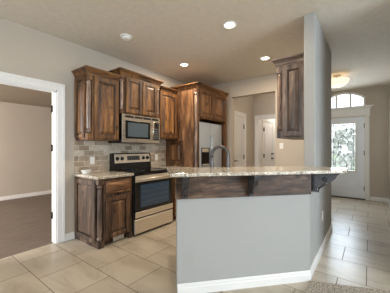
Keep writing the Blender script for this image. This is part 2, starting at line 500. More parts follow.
# living room behind the camera with its windows
rw = MB().box(XL - T, -3.1, -4.12, -4, 0, CZ).box(-.1, 4.12, -4.12, -4, 0, CZ).box(-3.1, -.1, -4.12, -4, 0, .65).box(-3.1, -.1, -4.12, -4, 2.25, CZ)
struct('wall_rear', rw, M['wall'])
sw = MB().box(4, 4.12, -4, .15, 0, CZ).box(4, 4.12, 2.55, 2.9, 0, CZ).box(4, 4.12, .15, 2.55, 0, .65).box(4, 4.12, .15, 2.55, 2.25, CZ)
struct('wall_right', sw, M['wall'])
def window(name, m, w_, z0, z1):
    r = struct_root(name, m.to_translation())
    f = MB()
    for a in ((0, .06), (w_ / 2 - .03, w_ / 2 + .03), (w_ - .06, w_)): f.box(a[0], a[1], -.09, -.03, z0, z1, m)
    f.box(0, w_, -.09, -.03, z0, z0 + .06, m).box(0, w_, -.09, -.03, z1 - .06, z1, m)
    build('window_frame', f, M['white'], r)
    build('pane', MB().box(.05, w_ - .05, -.064, -.058, z0 + .05, z1 - .05, m), M['pane'], r)
window('window_1', frame((-3.1, -4, 0), (1, 0, 0), (0, 1, 0)), 3.0, .65, 2.25)
window('window_2', frame((4, .15, 0), (0, 1, 0), (-1, 0, 0)), 2.4, .65, 2.25)

# bedroom through the left opening
BX = -7.1
struct('floor', MB().box(BX - .1, XL - T, -2.6, 6.1, -.1, 0.001).box(XL - T, XL - .05, OY0, OY1, -.01, .001), M['plank'])
struct('ceiling', wbox(BX - .1, XL - T, -2.6, 6.1, 2.39, 2.49), paint('shaded_ceiling_paint', rgb(152, 138, 120)))  # shade of the bedroom ceiling put into a darker paint
struct('wall_bedroom_far', wbox(BX - .1, BX, -2.6, 6.1, 0, 2.39), M['wall'])
struct('wall_bedroom_back', wbox(BX, XL - T, 6.0, 6.1, 0, 2.39), M['wall'])
bwf = MB().box(BX, -6.1, -2.6, -2.5, 0, 2.39).box(-4.5, XL - T, -2.6, -2.5, 0, 2.39).box(-6.1, -4.5, -2.6, -2.5, 0, .75).box(-6.1, -4.5, -2.6, -2.5, 2.05, 2.39)
struct('wall_bedroom_front', bwf, M['wall'])
window('window_3', frame((-6.1, -2.5, 0), (1, 0, 0), (0, 1, 0)), 1.6, .75, 2.05)

# ---- half wall of the breakfast bar
A = Vector((-1.325, 1.50, 0)); C = Vector((-0.462, 2.435, 0))
D = (C - A).normalized(); N = Vector((D.y, -D.x, 0))
def barpt(a, n): return A + D * a + N * n
BL = (C - A).length
FB = frame(A, D, N)
hwpts = [A, C, Vector((PX1, 2.78, 0)), Vector((PX0, 2.78, 0))]
t_ = (PX0 + .0 - barpt(0, -T).x) / D.x
hwpts += [barpt(t_, -T), barpt(0, -T)]
struct('wall_bar', MB().prism([(p.x, p.y) for p in hwpts], 0, 1.0415), M['halfwall'])

# ---- baseboards
BH = 0.095
def baseboard(name, m, l0, l1, miter=(0, 0)):
    """profile along local u, wall face at n=0"""
    prof = [(0.0, 0.0), (0.016, 0.0), (0.016, BH * .62), (0.011, BH * .70), (0.011, BH * .86), (0.006, BH), (0.0, BH)]
    rows = [[(l0 - miter[0] * n, n, z), (l1 + miter[1] * n, n, z)] for n, z in prof]
    return struct(name, MB().loft(rows, True, m), M['white'])
FL = frame((XL, 0, 0), (0, 1, 0), (1, 0, 0))
baseboard('baseboard_left', FL, OY1 + .095, 1.568)
baseboard('baseboard_left', FL, -4.0, OY0 - .095)
baseboard('baseboard_bar', FB, -0.0, BL, (0, .4))
FR = frame((PX1, 0, 0), (0, 1, 0), (1, 0, 0))
FRb = frame((C.x, C.y, 0), (PX1 - C.x, 2.78 - C.y, 0), Vector((2.78 - C.y, -(PX1 - C.x), 0)))
baseboard('baseboard_entry', frame((PX1, C.y, 0), (0, 1, 0), (1, 0, 0)), 0.0, 4.10 - C.y, (-.4, 0))
baseboard('baseboard_front', frame((0, YF, 0), (1, 0, 0), (0, -1, 0)), DX1 + .095, 0.36)
baseboard('baseboard_entry_right', frame((.36, 0, 0), (0, 1, 0), (-1, 0, 0)), 2.9, YF)
baseboard('baseboard_bedroom', frame((BX, 0, 0), (0, 1, 0), (1, 0, 0)), -2.5, 6.0)
baseboard('baseboard_back', frame((0, YB, 0), (1, 0, 0), (0, -1, 0)), HX1, PX0)
baseboard('baseboard_hall', frame((HL, 0, 0), (0, 1, 0), (1, 0, 0)), hd1 + .1, EY)

# ---- carpet at the living room side
cp = [(-0.455, 2.405), (0.11, 2.64), (0.36, 2.74), (0.36, 2.9), (4.0, 2.9), (4.0, -4.0), (-0.455, -4.0)]
struct('floor_carpet', MB().prism(cp, 0.0, 0.014, ID, 0.004, 2), M['carpet'])

# ---- casings
def casing(name, m, w0, w1, ztop, cw=.085, depth=.02, jamb=None, stops=True):
    """door casing on a wall face, local u along the wall, opening w0..w1"""
    r = struct_root(name, m @ Vector((w0, 0, 0)))
    def leg(u0, u1):
        b = MB()
        b.box(u0, u1, -.005, depth * .7, 0, ztop + cw - .001, m, .003)
        b.box(u0 + (cw * .62 if u0 > w0 else 0), u1 - (0 if u0 > w0 else cw * .62), depth * .6, depth, 0, ztop + cw * .615, m, .004)
        return b
    build('casing_leg', leg(w0 - cw, w0), M['white'], r)
    build('casing_leg', leg(w1, w1 + cw), M['white'], r)
    h = MB().box(w0 - .001, w1 + .001, -.005, depth * .7, ztop, ztop + cw, m, .003)
    h.box(w0 - cw, w1 + cw, depth * .6, depth, ztop + cw * .62, ztop + cw, m, .004)
    build('casing_head', h, M['white'], r)
    if jamb:
        j = MB().box(w0 - .002, w0 + .016, -jamb, .004, 0, ztop, m).box(w1 - .016, w1 + .002, -jamb, .004, 0, ztop, m).box(w0, w1, -jamb, .004, ztop - .016, ztop + .002, m)
        if stops:
            j.box(w0 + .014, w0 + .026, -jamb * .44, -jamb * .14, 0, ztop, m).box(w1 - .026, w1 - .014, -jamb * .44, -jamb * .14, 0, ztop, m).box(w0, w1, -jamb * .44, -jamb * .14, ztop - .03, ztop - .014, m)
        build('jamb', j, M['white'], r)
    return r
tr1 = casing('trim_1', FL, OY0, OY1, OZ, .095, .022, T + .005)
for z in (1.80, 1.27, 0.36):
    build('hinge', MB().box(OY1 - .021, OY1 - .015, -.118, -.086, z - .045, z + .045, FL).lathe([(.007, -.047), (.007, .047)], Matrix.Translation((XL - .118, OY1 - .022, z)), 10), M['bronze'], tr1)

FH = frame((HL, 0, 0), (0, 1, 0), (1, 0, 0))
casing('trim_2', FH, hd0, hd1, 2.05, .085, .02, T)
FE = frame((0, EY, 0), (1, 0, 0), (0, -1, 0))
casing('trim_3', FE, eo0, eo1, 2.05, .085, .02, T + .004, False)
FU = frame((UX, 0, 0), (0, 1, 0), (1, 0, 0))
casing('trim_4', FU, gd0, gd1, 2.05, .07, .02, T)

def panel_door(name, m, w0, w1, ztop, n_out, panels, hinges_at, knob_at, hm='bronze', hp=.0):
    r = struct_root(name, m @ Vector((w0, n_out, 0)))
    d = MB().box(w0, w1, n_out - .04, n_out, .008, ztop, m, .002)
    o = build('door_slab', d, M['door'], r)
    for z0, z1 in panels:
        p = MB()
        u0, u1 = w0 + .11, w1 - .11
        for q in ((u0, u1, z0, z0 + .018), (u0, u1, z1 - .018, z1), (u0, u0 + .018, z0, z1), (u1 - .018, u1, z0, z1)):
            p.box(q[0], q[1], n_out - .002, n_out + .007, q[2], q[3], m, .003)
        p.frustum(u0 + .035, u1 - .035, n_out - .001, n_out + .006, z0 + .035, z1 - .035, .02, m)
        build('door_panel', p, M['door'], r)
    for z in (1.80, 1.05, 0.25):
        build('hinge', MB().box(hinges_at - .016, hinges_at + .016, n_out - .004, n_out + .006 + hp, z - .05, z + .05, m).lathe([(.009, z - .055), (.009, z + .055)], m @ Matrix.Translation((hinges_at, n_out + .008 + hp, 0)), 10), M[hm], r)
    return r, m
d2, _ = panel_door('door_2', FH, hd0 + .018, hd1 - .018, 2.03, -.005, [(.22, .88), (1.02, 1.90)], hd1 - .014, hd0 + .07)
def turn(m, u, n, z): return m @ Matrix.Translation((u, n, z)) @ Matrix.Rotation(-math.pi / 2, 4, 'X')
lv = MB().lathe([(.030, 0), (.030, .008), (.012, .012), (.012, .05), (0, .052)], turn(FH, hd0 + .085, -.005, .97))
lv.tube([(hd0 + .085, .043, .97), (hd0 + .13, .046, .972), (hd0 + .19, .043, .965)], [.010, .009, .007], 10, FH)
build('lever_handle', lv, M['bronze'], d2)
d3, _ = panel_door('door_3', FU, gd0 + .018, gd1 - .018, 2.03, -.005, [(.22, .85), (1.00, 1.90)], gd0 + .012, gd1 - .09, 'black', .03)
for nm, z in (('deadbolt', 1.09), ('door_knob', .95)):
    kb = MB().lathe([(.030, 0), (.030, .012), (.014, .016), (.014, .03), (.027, .04), (.028, .052), (.016, .062), (0, .064)], turn(FU, gd1 - .085, -.005, z))
    build(nm, kb, M['black'], d3)

# ---- front door, its head trim and the arched transom
FF = frame((0, YF, 0), (1, 0, 0), (0, -1, 0))
cf = struct_root('trim_5', (DX0, YF, 0))
for u0, u1 in ((DX0 - .085, DX0), (DX1, DX1 + .085)):
    build('casing_leg', MB().box(u0, u1, -.005, .018, 0, 2.07, FF, .004).box(u0 + .015, u1 - .015, .016, .024, 0, 2.07, FF, .004), M['white'], cf)
hd = MB().box(DX0 - .09, DX1 + .09, -.005, .026, 2.07, 2.235, FF, .003)
hd.box(DX0 - .10, DX1 + .10, -.002, .036, 2.06, 2.085, FF, .005)
build('head_board', hd, M['white'], cf)
crn = []
for o_, z in [(-.005, 2.225), (.02, 2.225), (.03, 2.245), (.045, 2.26), (.07, 2.275), (.078, 2.285), (.078, 2.305), (-.005, 2.305)]:
    e = max(o_, 0) * .9
    crn.append([(DX0 - .09 - e, o_, z), (DX1 + .09 + e, o_, z)])
build('cornice', MB().loft(crn, True, FF), M['white'], cf)
build('jamb', MB().box(DX0, DX0 + .02, -.13, .005, 0, 2.05, FF).box(DX1 - .02, DX1, -.13, .005, 0, 2.05, FF).box(DX0, DX1, -.13, .005, 2.03, 2.05, FF), M['white'], cf)
build('threshold', MB().box(DX0, DX1, -.13, .03, 0.0, .022, FF, .004), M['bronze'], cf)

d1 = struct_root('door_1', (DX0, YF, 0))
a0, a1 = DX0 + .02, DX1 - .02
g0, g1, gz0, gz1 = a0 + .17, a1 - .17, .68, 1.905
sl = MB().box(a0, g0, -.05, -.006, .024, 2.03, FF).box(g1, a1, -.05, -.006, .024, 2.03, FF)
sl.box(g0, g1, -.05, -.006, .024, gz0, FF).box(g0, g1, -.05, -.006, gz1, 2.03, FF)
build('door_slab', sl, M['daylitwhite'], d1)
fr = MB()
for q in ((g0 - .03, g0 + .012, gz0 - .03, gz1 + .03), (g1 - .012, g1 + .03, gz0 - .03, gz1 + .03), (g0, g1, gz0 - .03, gz0 + .012), (g0, g1, gz1 - .012, gz1 + .03)):
    fr.box(q[0], q[1], -.055, .004, q[2], q[3], FF, .005)
build('glass_frame', fr, M['white'], d1)
build('glass_pane', MB().box(g0 + .005, g1 - .005, -.034, -.026, gz0 + .005, gz1 - .005, FF), M['leaded'], d1)
cm = MB()
gx = (g0 + g1) / 2; gz = (gz0 + gz1) / 2
def came(p, r=.0062): cm.tube([(x, -.026, z) for x, z in p], r, 6, FF)
b1 = .055
came([(g0 + b1, gz0 + .01), (g0 + b1, gz1 - .01)]); came([(g1 - b1, gz0 + .01), (g1 - b1, gz1 - .01)])
came([(g0 + .01, gz0 + b1), (g1 - .01, gz0 + b1)]); came([(g0 + .01, gz1 - b1), (g1 - .01, gz1 - b1)])
def lozenge(cz, h, w_, tip):
    came([(gx, cz + h), (gx + w_, cz + h - tip), (gx + w_, cz - h + tip), (gx, cz - h), (gx - w_, cz - h + tip), (gx - w_, cz + h - tip), (gx, cz + h)], .007)
lozenge(gz, .30, .10, .11); lozenge(gz, .18, .055, .06)
lozenge(gz + .44, .11, .07, .06); lozenge(gz - .44, .11, .07, .06)
for s in (-1, 1):
    came([(gx + s * .10, gz + .19), (gx + s * .17, gz + .30), (gx + s * .17, gz1 - b1)])
    came([(gx + s * .10, gz - .19), (gx + s * .17, gz - .30), (gx + s * .17, gz0 + b1)])
    for k in range(4):
        zz = gz - .42 + k * .28
        came([(gx + s * (g1 - gx - b1), zz), (gx + s * (g1 - gx - .008), zz)])
    came([(gx + s * .10, gz), (gx + s * (g1 - gx - b1), gz)])
build('leading', cm, M['lead'], d1)
for u0, u1 in ((a0 + .11, (a0 + a1) / 2 - .03), ((a0 + a1) / 2 + .03, a1 - .11)):
    p = MB()
    for q in ((u0, u1, .20, .215), (u0, u1, .545, .56), (u0, u0 + .015, .20, .56), (u1 - .015, u1, .20, .56)):
        p.box(q[0], q[1], -.008, .002, q[2], q[3], FF, .003)
    p.frustum(u0 + .03, u1 - .03, -.007, .001, .23, .53, .025, FF)
    build('door_panel', p, M['daylitwhite'], d1)
for z in (1.82, 1.15, 0.28):
    build('hinge', MB().box(a1 - .014, a1 + .016, -.008, .002, z - .05, z + .05, FF).lathe([(.009, z - .055), (.009, z + .055)], FF @ Matrix.Translation((a1 + .001, .004, 0)), 10), M['nickel'], d1)
build('door_knob', MB().lathe([(.03, 0), (.03, .01), (.012, .014), (.012, .035), (.028, .045), (.028, .06), (0, .068)], turn(FF, a0 + .07, -.006, .97)), M['nickel'], d1)
build('deadbolt', MB().lathe([(.03, 0), (.03, .012), (.018, .018), (0, .02)], turn(FF, a0 + .07, -.006, 1.12)), M['nickel'], d1)

w4 = struct_root('window_4', (DX0, YF, AZ0))
oa = arch(DX0, DX1, AZS, AZT, 20); ia = arch(DX0 + .04, DX1 - .04, AZS - .015, AZT - .04, 20)
fr = MB()
rows_o = [(DX0, AZ0)] + oa + [(DX1, AZ0)]; rows_i = [(DX0 + .04, AZ0 + .04)] + ia + [(DX1 - .04, AZ0 + .04)]
n_ = len(rows_o)
ring = []
for i in range(n_ + 1):
    o_ = rows_o[i % n_]; q = rows_i[i % n_]; ring.append((o_, q))
fr.loft([[(o_[0], -.08, o_[1]) for o_, q in ring], [(o_[0], .012, o_[1]) for o_, q in ring], [(q[0], .012, q[1]) for o_, q in ring], [(q[0], -.08, q[1]) for o_, q in ring]], True, FF)
build('window_frame', fr, M['white'], w4)
mu = MB()
for k in (1, 2):
    x = DX0 + (DX1 - DX0) * k / 3
    mu.box(x - .022, x + .022, -.07, -.02, AZ0 + .03, AZT - .05 - (.0), FF)
build('muntin', mu, M['white'], w4)
build('pane', MB().prism([(DX0 + .03, AZ0 + .03)] + ia + [(DX1 - .03, AZ0 + .03)], YF + .043, YF + .049, FM), M['pane'], w4)

# ---- outdoors past the front door
struct('ground_porch', wbox(-1.09, 4.5, YF + .142, 10.2, -.12, -.02), M['concrete'])
struct('ground_lawn', wbox(-30, 30, 10.2, 60, -.14, -.03), M['lawn'])

def shrub(x, y, h, label):
    r = thing('shrub', (x, y, -.03), label, 'shrub', 'shrubs beyond the front door')
    f = MB()
    for k in range(110):
        a = random.uniform(0, 6.283); q = random.random() ** .5 * h * .42; z = random.uniform(.18, 1) * h
        q *= 1.1 - .6 * z / h
        b = bmesh.new(); bmesh.ops.create_icosphere(b, subdivisions=1, radius=random.uniform(.07, .15))
        for v in b.verts: v.co *= random.uniform(.7, 1.3)
        f.merge(b, Matrix.Translation((x + q * math.cos(a), y + q * math.sin(a), z)))
    build('foliage', f, M['leaf'], r)
    build('stem', MB().tube([(x, y, -.03), (x + .02, y, h * .5)], [.05, .03], 8), M['brick'], r)
shrub(-.78, 12.4, 2.1, 'taller green shrub seen through the right of the front door glass')
shrub(-2.1, 13.0, 1.5, 'lower green shrub left of the taller one beyond the front door')
# ---- backsplash
struct('wall_backsplash', MB().box(XL - .002, XL + .010, 1.57, 3.40, .905, 1.42), M['splash'])

# ------------------------------------------------------------------ cabinets
CR = [(-.03, 0), (.006, 0), (.006, .012), (.014, .020), (.020, .040), (.040, .066), (.052, .076), (.052, .094), (-.03, .094)]
def crown(xb, xf, y0, y1, z, k=1.0, left=True, right=True):
    rows = []
    for o_, dz in CR:
        o_ *= k; dz *= k
        p = []
        if left: p.append((xb, y0 - o_, z + dz))
        p.append((xf + o_, (y0 - o_) if left else y0, z + dz))
        p.append((xf + o_, (y1 + o_) if right else y1, z + dz))
        if right: p.append((xb, y1 + o_, z + dz))
        rows.append(p)
    return MB().loft(rows)

def raised(parent, name, m, u0, u1, z0, z1, mat_f, mat_p, n0=0.0, sub='raised_panel', rail=.058):
    """five-piece door: frame with a glazed inner bead, raised panel as a sub-part"""
    b = MB(); th = .02
    b.box(u0 - .005, u1 + .005, n0 - .001, n0 + .004, z0 - .005, z1 + .005, m, 0, 1, 1)  # dark back plate paints the shadow gap and glaze line round the door
    b.box(u0, u0 + rail, n0, n0 + th, z0, z1, m, .003); b.box(u1 - rail, u1, n0, n0 + th, z0, z1, m, .003)
    b.box(u0 + rail - .001, u1 - rail + .001, n0, n0 + th - .0005, z0, z0 + rail, m, .003)
    b.box(u0 + rail - .001, u1 - rail + .001, n0, n0 + th - .0005, z1 - rail, z1, m, .003)
    iu0, iu1, iz0, iz1 = u0 + rail, u1 - rail, z0 + rail, z1 - rail
    g = .011
    for q in ((iu0, iu0 + g, iz0, iz1), (iu1 - g, iu1, iz0, iz1), (iu0, iu1, iz0, iz0 + g), (iu0, iu1, iz1 - g, iz1)):
        b.box(q[0], q[1], n0, n0 + .014, q[2], q[3], m, 0, 1, 1)
    b.box(iu0, iu1, n0, n0 + .006, iz0, iz1, m, 0, 1, 1)
    o = build(name, b, None, parent, [mat_f, M['darkwood']])
    pb = MB().frustum(iu0 + g + .004, iu1 - g - .004, n0 + .006, n0 + .018, iz0 + g + .004, iz1 - g - .004, min(.028, (iu1 - iu0) * .2), m)
    build(sub, pb, mat_p, o)
    return o

def column(parent, x, y, z0, z1, r=.031):
    """turned split column in the notched corner, with plinth and cap blocks"""
    h = z1 - z0
    p = [(r * .9, z0), (r * .9, z0 + .012), (r * 1.15, z0 + .02), (r * 1.15, z0 + .035), (r * .8, z0 + .045), (r * .95, z0 + .07),
         (r, z0 + h * .3), (r, z0 + h * .7), (r * .92, z1 - .07), (r * .78, z1 - .045), (r * 1.12, z1 - .035), (r * 1.12, z1 - .02), (r * .9, z1 - .012), (r * .9, z1)]
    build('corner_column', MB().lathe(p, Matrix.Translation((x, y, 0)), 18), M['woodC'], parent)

def cab_body(mb, xb, xf, y0, y1, z0, z1, left=.062, right=0.0, blk=.09):
    """carcass whose front corner is notched for a column, solid blocks above and below the notch"""
    pts = [(xb, y0)]
    pts += [(xf - left, y0), (xf - left, y0 + left), (xf, y0 + left)] if left else [(xf, y0)]
    pts += [(xf, y1 - right), (xf - right, y1 - right), (xf - right, y1)] if right else [(xf, y1)]
    pts += [(xb, y1)]
    mb.prism(pts, z0 + blk, z1 - blk)
    mb.box(xb, xf, y0, y1, z0, z0 + blk, ID, .002); mb.box(xb, xf, y0, y1, z1 - blk, z1, ID, .002)

WX = XL + .003        # cabinet backs
FACE = lambda x: frame((x, 0, 0), (0, 1, 0), (1, 0, 0))        # faces the room (+X)
SIDE = lambda y: frame((0, y, 0), (1, 0, 0), (0, -1, 0))       # faces the camera (-Y)

# upper cabinet at the left
UF = -2.975
u1 = thing('upper_cabinet', (WX, 1.80, 1.38), 'stained knotty wood wall cabinet with one door, nearest the white doorway', 'cabinet', 'kitchen wall cabinets')
b = MB(); cab_body(b, WX, UF, 1.58, 2.055, 1.38, 2.27); build('cabinet_body', b, M['woodZ'], u1)
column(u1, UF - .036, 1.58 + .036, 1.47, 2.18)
raised(u1, 'side_panel', SIDE(1.58), WX + .01, UF - .075, 1.41, 2.25, M['woodZ'], M['panelZ'], -.006, rail=.045)
raised(u1, 'door', FACE(UF), 1.665, 2.04, 1.40, 2.245, M['woodZ'], M['panelZ'])
build('crown_molding', crown(WX, UF, 1.58, 2.058, 2.255, .95, True, False), M['woodY'], u1)

# taller one over the microwave
U2 = -2.935
u2 = thing('upper_cabinet', (WX, 2.48, 1.79), 'tall-crowned two-door wooden wall cabinet mounted above the microwave', 'cabinet', 'kitchen wall cabinets')
b = MB(); cab_body(b, WX, U2, 2.064, 2.86, 1.79, 2.36, .062, .062, .05); build('cabinet_body', b, M['woodZ'], u2)
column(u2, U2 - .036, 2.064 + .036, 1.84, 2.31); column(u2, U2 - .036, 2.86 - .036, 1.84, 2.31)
raised(u2, 'door', FACE(U2), 2.147, 2.457, 1.81, 2.345, M['woodZ'], M['panelZ'], rail=.052)
raised(u2, 'door', FACE(U2), 2.468, 2.778, 1.81, 2.345, M['woodZ'], M['panelZ'], rail=.052)
build('crown_molding', crown(WX, U2, 2.064, 2.86, 2.35, 1.0), M['woodY'], u2)

# right of the microwave
u3 = thing('upper_cabinet', (WX, 3.15, 1.44), 'narrow wooden wall cabinet between the microwave and the refrigerator surround', 'cabinet', 'kitchen wall cabinets')
b = MB(); b.box(WX, UF, 2.866, 3.388, 1.44, 2.30); build('cabinet_body', b, M['woodZ'], u3)
raised(u3, 'door', FACE(UF), 2.89, 3.345, 1.455, 2.285, M['woodZ'], M['panelZ'])
build('crown_molding', crown(WX, UF, 2.915, 3.345, 2.285, .95, False, False), M['woodY'], u3)

# refrigerator surround: tall side, filler and top cabinet
EX = -2.52
e0, e1 = 3.40, 4.49
en = thing('refrigerator_surround', (WX, 4.0, 0), 'tall wooden surround around the refrigerator with two doors on top', 'cabinet')
b = MB()
b.prism([(WX, e0), (EX - .085, e0), (EX - .085, e0 + .05), (EX, e0 + .05), (EX, e0 + .065), (WX, e0 + .065)], .12, 2.30)
b.box(WX, EX, e0, e0 + .065, 0, .12); b.box(WX, EX, e0, e0 + .065, 2.30, 2.39)
build('tall_side_panel', b, M['tallZ'], en)
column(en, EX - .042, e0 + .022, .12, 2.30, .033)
raised(en, 'side_panel', SIDE(e0), WX + .02, UF + .10, .96, 1.41, M['woodZ'], M['panelZ'], -.003, rail=.05)
build('end_stile', MB().box(-3.30, EX, e1 - .055, e1, 0, 2.36), M['woodZ'], en)
build('top_cabinet', MB().box(WX, EX, e0 + .066, e1 - .055, 1.83, 2.39), M['woodZ'], en)
raised(en, 'door', FACE(EX), 3.465, 3.935, 1.855, 2.37, M['woodZ'], M['panelZ'])
raised(en, 'door', FACE(EX), 3.945, 4.42, 1.855, 2.37, M['woodZ'], M['panelZ'])
build('crown_molding', crown(WX, EX, e0, e1, 2.375, 1.0, True, False), M['woodY'], en)

# upper cabinet on the partition, its finished end toward the camera
CX0 = -0.908
pc = thing('upper_cabinet', (PX0, 3.05, 1.39), 'greyish brown wooden wall cabinet hung on the partition above the bar', 'cabinet', 'kitchen wall cabinets')
b = MB()
b.prism([(PX0 - .002, 2.86), (PX0 - .002, 3.62), (CX0, 3.62), (CX0, 2.93), (CX0 + .06, 2.93), (CX0 + .06, 2.86)], 1.48, 2.18)
b.box(CX0, PX0 - .002, 2.86, 3.62, 1.39, 1.48, ID, .002); b.box(CX0, PX0 - .002, 2.86, 3.62, 2.18, 2.27, ID, .002)
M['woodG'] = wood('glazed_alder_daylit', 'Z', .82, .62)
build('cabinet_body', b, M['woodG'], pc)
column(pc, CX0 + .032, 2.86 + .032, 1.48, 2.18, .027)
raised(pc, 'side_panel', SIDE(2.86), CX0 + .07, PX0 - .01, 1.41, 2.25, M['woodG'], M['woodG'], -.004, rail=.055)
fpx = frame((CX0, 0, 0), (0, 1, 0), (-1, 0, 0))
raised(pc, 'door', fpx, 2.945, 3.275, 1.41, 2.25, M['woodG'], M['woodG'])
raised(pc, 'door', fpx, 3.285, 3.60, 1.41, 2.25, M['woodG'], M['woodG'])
for z in (1.50, 2.18):
    build('hinge', MB().box(CX0 - .022, CX0 + .002, 2.936, 2.946, z - .03, z + .03), M['bronze'], pc)
rows = []
for o_, dz in CR:
    z = 2.255 + dz * .95; o_ *= .95
    rows.append([(PX0 - .003, 2.86 - o_, z), (CX0 - o_, 2.86 - o_, z), (CX0 - o_, 3.62, z)])
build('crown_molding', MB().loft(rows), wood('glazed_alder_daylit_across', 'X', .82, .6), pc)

# base cabinet left of the range
BF = -2.70
lb = thing('base_cabinet', (WX, 1.83, 0), 'knotty wood base cabinet with drawer and door, left of the range', 'cabinet', 'kitchen base cabinets')
b = MB()
L0, L1 = 1.575, 2.085
b.prism([(WX, L0), (BF - .07, L0), (BF - .07, L0 + .07), (BF, L0 + .07), (BF, L1), (WX, L1)], .09, .80)
b.box(WX, BF - .08, L0, L1, 0.0, .09)
b.box(BF - .09, BF, L0, L0 + .08, 0, .09, ID, .002)
b.box(WX, BF, L0, L1, .80, .875, ID, .002)
b.box(BF - .09, BF, L1 - .05, L1, 0, .09)
build('cabinet_body', b, M['baseZ'], lb)
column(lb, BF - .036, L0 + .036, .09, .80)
raised(lb, 'side_panel', SIDE(L0), WX + .02, BF - .075, .05, .85, M['baseZ'], M['baseP'], -.006)
raised(lb, 'door', FACE(BF), 1.675, 2.03, .10, .635, M['baseF'], M['baseD'])
dr = build('drawer', MB().box(1.659, 2.051, -.001, .004, .669, .851, FACE(BF), 0, 1, 1).box(1.665, 2.045, 0, .02, .675, .845, FACE(BF), .006), None, lb, [M['drawerY'], M['darkwood']])  # dark back plate paints the shadow gap round the drawer
build('drawer_front_field', MB().frustum(1.69, 2.02, .019, .026, .70, .82, .012, FACE(BF)), M['drawerY'], dr)
build('toe_kick', MB().box(1.655, 2.035, -.078, -.07, 0, .09, FACE(BF)), M['darkwood'], lb)
vt = MB().box(1.82, 1.99, -.069, -.055, .008, .082, FACE(BF), .003)
vo = build('toe_vent', vt, M['plastic'])
tag(vo, 'small white vent grille in the recessed toe kick of the left base cabinet', 'vent')
ls = MB()
for k in range(5):
    ls.box(1.83, 1.98, -.056, -.052, .018 + k * .012, .024 + k * .012, FACE(BF))
build('louver', ls, M['plastic'], vo)

def slab(pts, z0, z1): return MB().prism(pts, z0, z1, ID, .008, 3)
ct = build('countertop', slab([(WX + .01, 1.548), (BF + .028, 1.548), (BF + .028, 2.094), (WX + .01, 2.094)], .877, .913), M['granite'])
tag(ct, 'short speckled granite countertop left of the range, holding the white dish', 'countertop', 'granite countertops')

# base cabinet right of the range
rb = thing('base_cabinet', (WX, 3.13, 0), 'narrow knotty wood base cabinet between the range and the refrigerator surround', 'cabinet', 'kitchen base cabinets')
R0, R1 = 2.905, 3.394
b = MB().box(WX, BF, R0, R1, .09, .875); b.box(WX, BF - .08, R0, R1, 0, .09); b.box(BF - .085, BF, R0, R0 + .05, 0, .09)
build('cabinet_body', b, M['woodZ'], rb)
raised(rb, 'door', FACE(BF), 2.96, 3.36, .10, .635, M['woodZ'], M['panelZ'])
build('drawer', MB().box(2.95, 3.37, 0, .02, .675, .845, FACE(BF), .006), M['woodY'], rb)
ct2 = build('countertop', slab([(WX + .01, 2.90), (BF + .028, 2.90), (BF + .028, 3.397), (WX + .01, 3.397)], .877, .913), M['granite'])
tag(ct2, 'short speckled granite countertop right of the range beside the refrigerator surround', 'countertop', 'granite countertops')

# ------------------------------------------------------------------ range
RY0, RY1, RXF = 2.10, 2.892, -2.655
rg = thing('range', (-3.0, 2.49, 0), 'stainless steel freestanding electric range with black glass cooktop', 'range')
build('range_body', MB().box(WX + .015, RXF - .035, RY0, RY1, .03, .875, ID, .004), M['black'], rg)
for x in (-3.2, -2.8):
    for y in (RY0 + .06, RY1 - .06):
        build('foot', MB().lathe([(.018, 0), (.018, .032)], Matrix.Translation((x, y, 0)), 12), M['black'], rg)
ck = build('cooktop', MB().box(-3.20, RXF + .012, RY0 - .002, RY1 + .002, .875, .922, ID, .008, 2), M['blackglass'], rg)
for x, y, r in ((-2.84, 2.30, .105), (-2.84, 2.69, .08), (-3.07, 2.30, .08), (-3.07, 2.69, .105)):
    rgm = MB().lathe([(r, .9222), (r, .9228), (r - .006, .9228), (r - .006, .9222)], Matrix.Translation((x, y, 0)), 28)
    build('burner_ring', rgm, M['grey'], ck)
RF = FACE(RXF - .035)
bgd = MB()
bgd.prism([(-3.30, .90), (-3.185, .90), (-3.195, 1.02), (-3.215, 1.175), (-3.225, 1.185), (-3.30, 1.185)], RY0 + .01, RY1 - .01, Matrix(((1, 0, 0, 0), (0, 0, 1, 0), (0, 1, 0, 0), (0, 0, 0, 1))))
bo = build('backguard', bgd, M['black'], rg)
sl_ = math.atan2(.02, .155)
BGM = Matrix.Translation((-3.193, 0, 1.02)) @ Matrix.Rotation(-sl_, 4, 'Y') @ frame((0, 0, 0), (0, 1, 0), (1, 0, 0))
build('control_fascia', MB().box(RY0 + .035, RY1 - .035, -.001, .006, .005, .15, BGM, .003), M['steel'], bo)
build('display', MB().box(2.37, 2.63, .004, .009, .045, .115, BGM, .002), M['blackglass'], bo)
bt = MB()
for k in range(5):
    for j in range(2): bt.box(2.385 + k * .048, 2.415 + k * .048, .008, .011, .055 + j * .03, .072 + j * .03, BGM)
build('touch_button', bt, M['grey'], bo)
for y in (2.18, 2.27, 2.71, 2.80):
    kn = MB().lathe([(.031, 0), (.031, .006), (.024, .010), (.021, .026), (.0, .028)], BGM @ Matrix.Translation((y, .006, .078)) @ Matrix.Rotation(-math.pi / 2, 4, 'X'), 20)
    kn.box(y - .004, y + .004, .03, .036, .058, .098, BGM)
    build('knob', kn, M['black'], bo)
od = build('oven_door', MB().box(RY0 + .006, RY1 - .006, 0, .035, .262, .868, RF, .005), M['black'], rg)
build('door_top_band', MB().box(RY0 + .006, RY1 - .006, .034, .040, .775, .866, RF, .003), M['steel'], od)
build('door_bottom_band', MB().box(RY0 + .006, RY1 - .006, .034, .040, .262, .345, RF, .003), M['steel'], od)
build('oven_window', MB().box(RY0 + .10, RY1 - .10, .034, .039, .40, .735, RF, .002), M['ovenglass'], od)
rk = MB()
for z in (.47, .55, .63): rk.box(RY0 + .13, RY1 - .13, .0385, .0395, z, z + .006, RF)
build('oven_rack', rk, M['grey'], od)
hm = MB().tube([(RY0 + .06, .085, .82), (RY1 - .06, .085, .82)], .013, 14, RF)
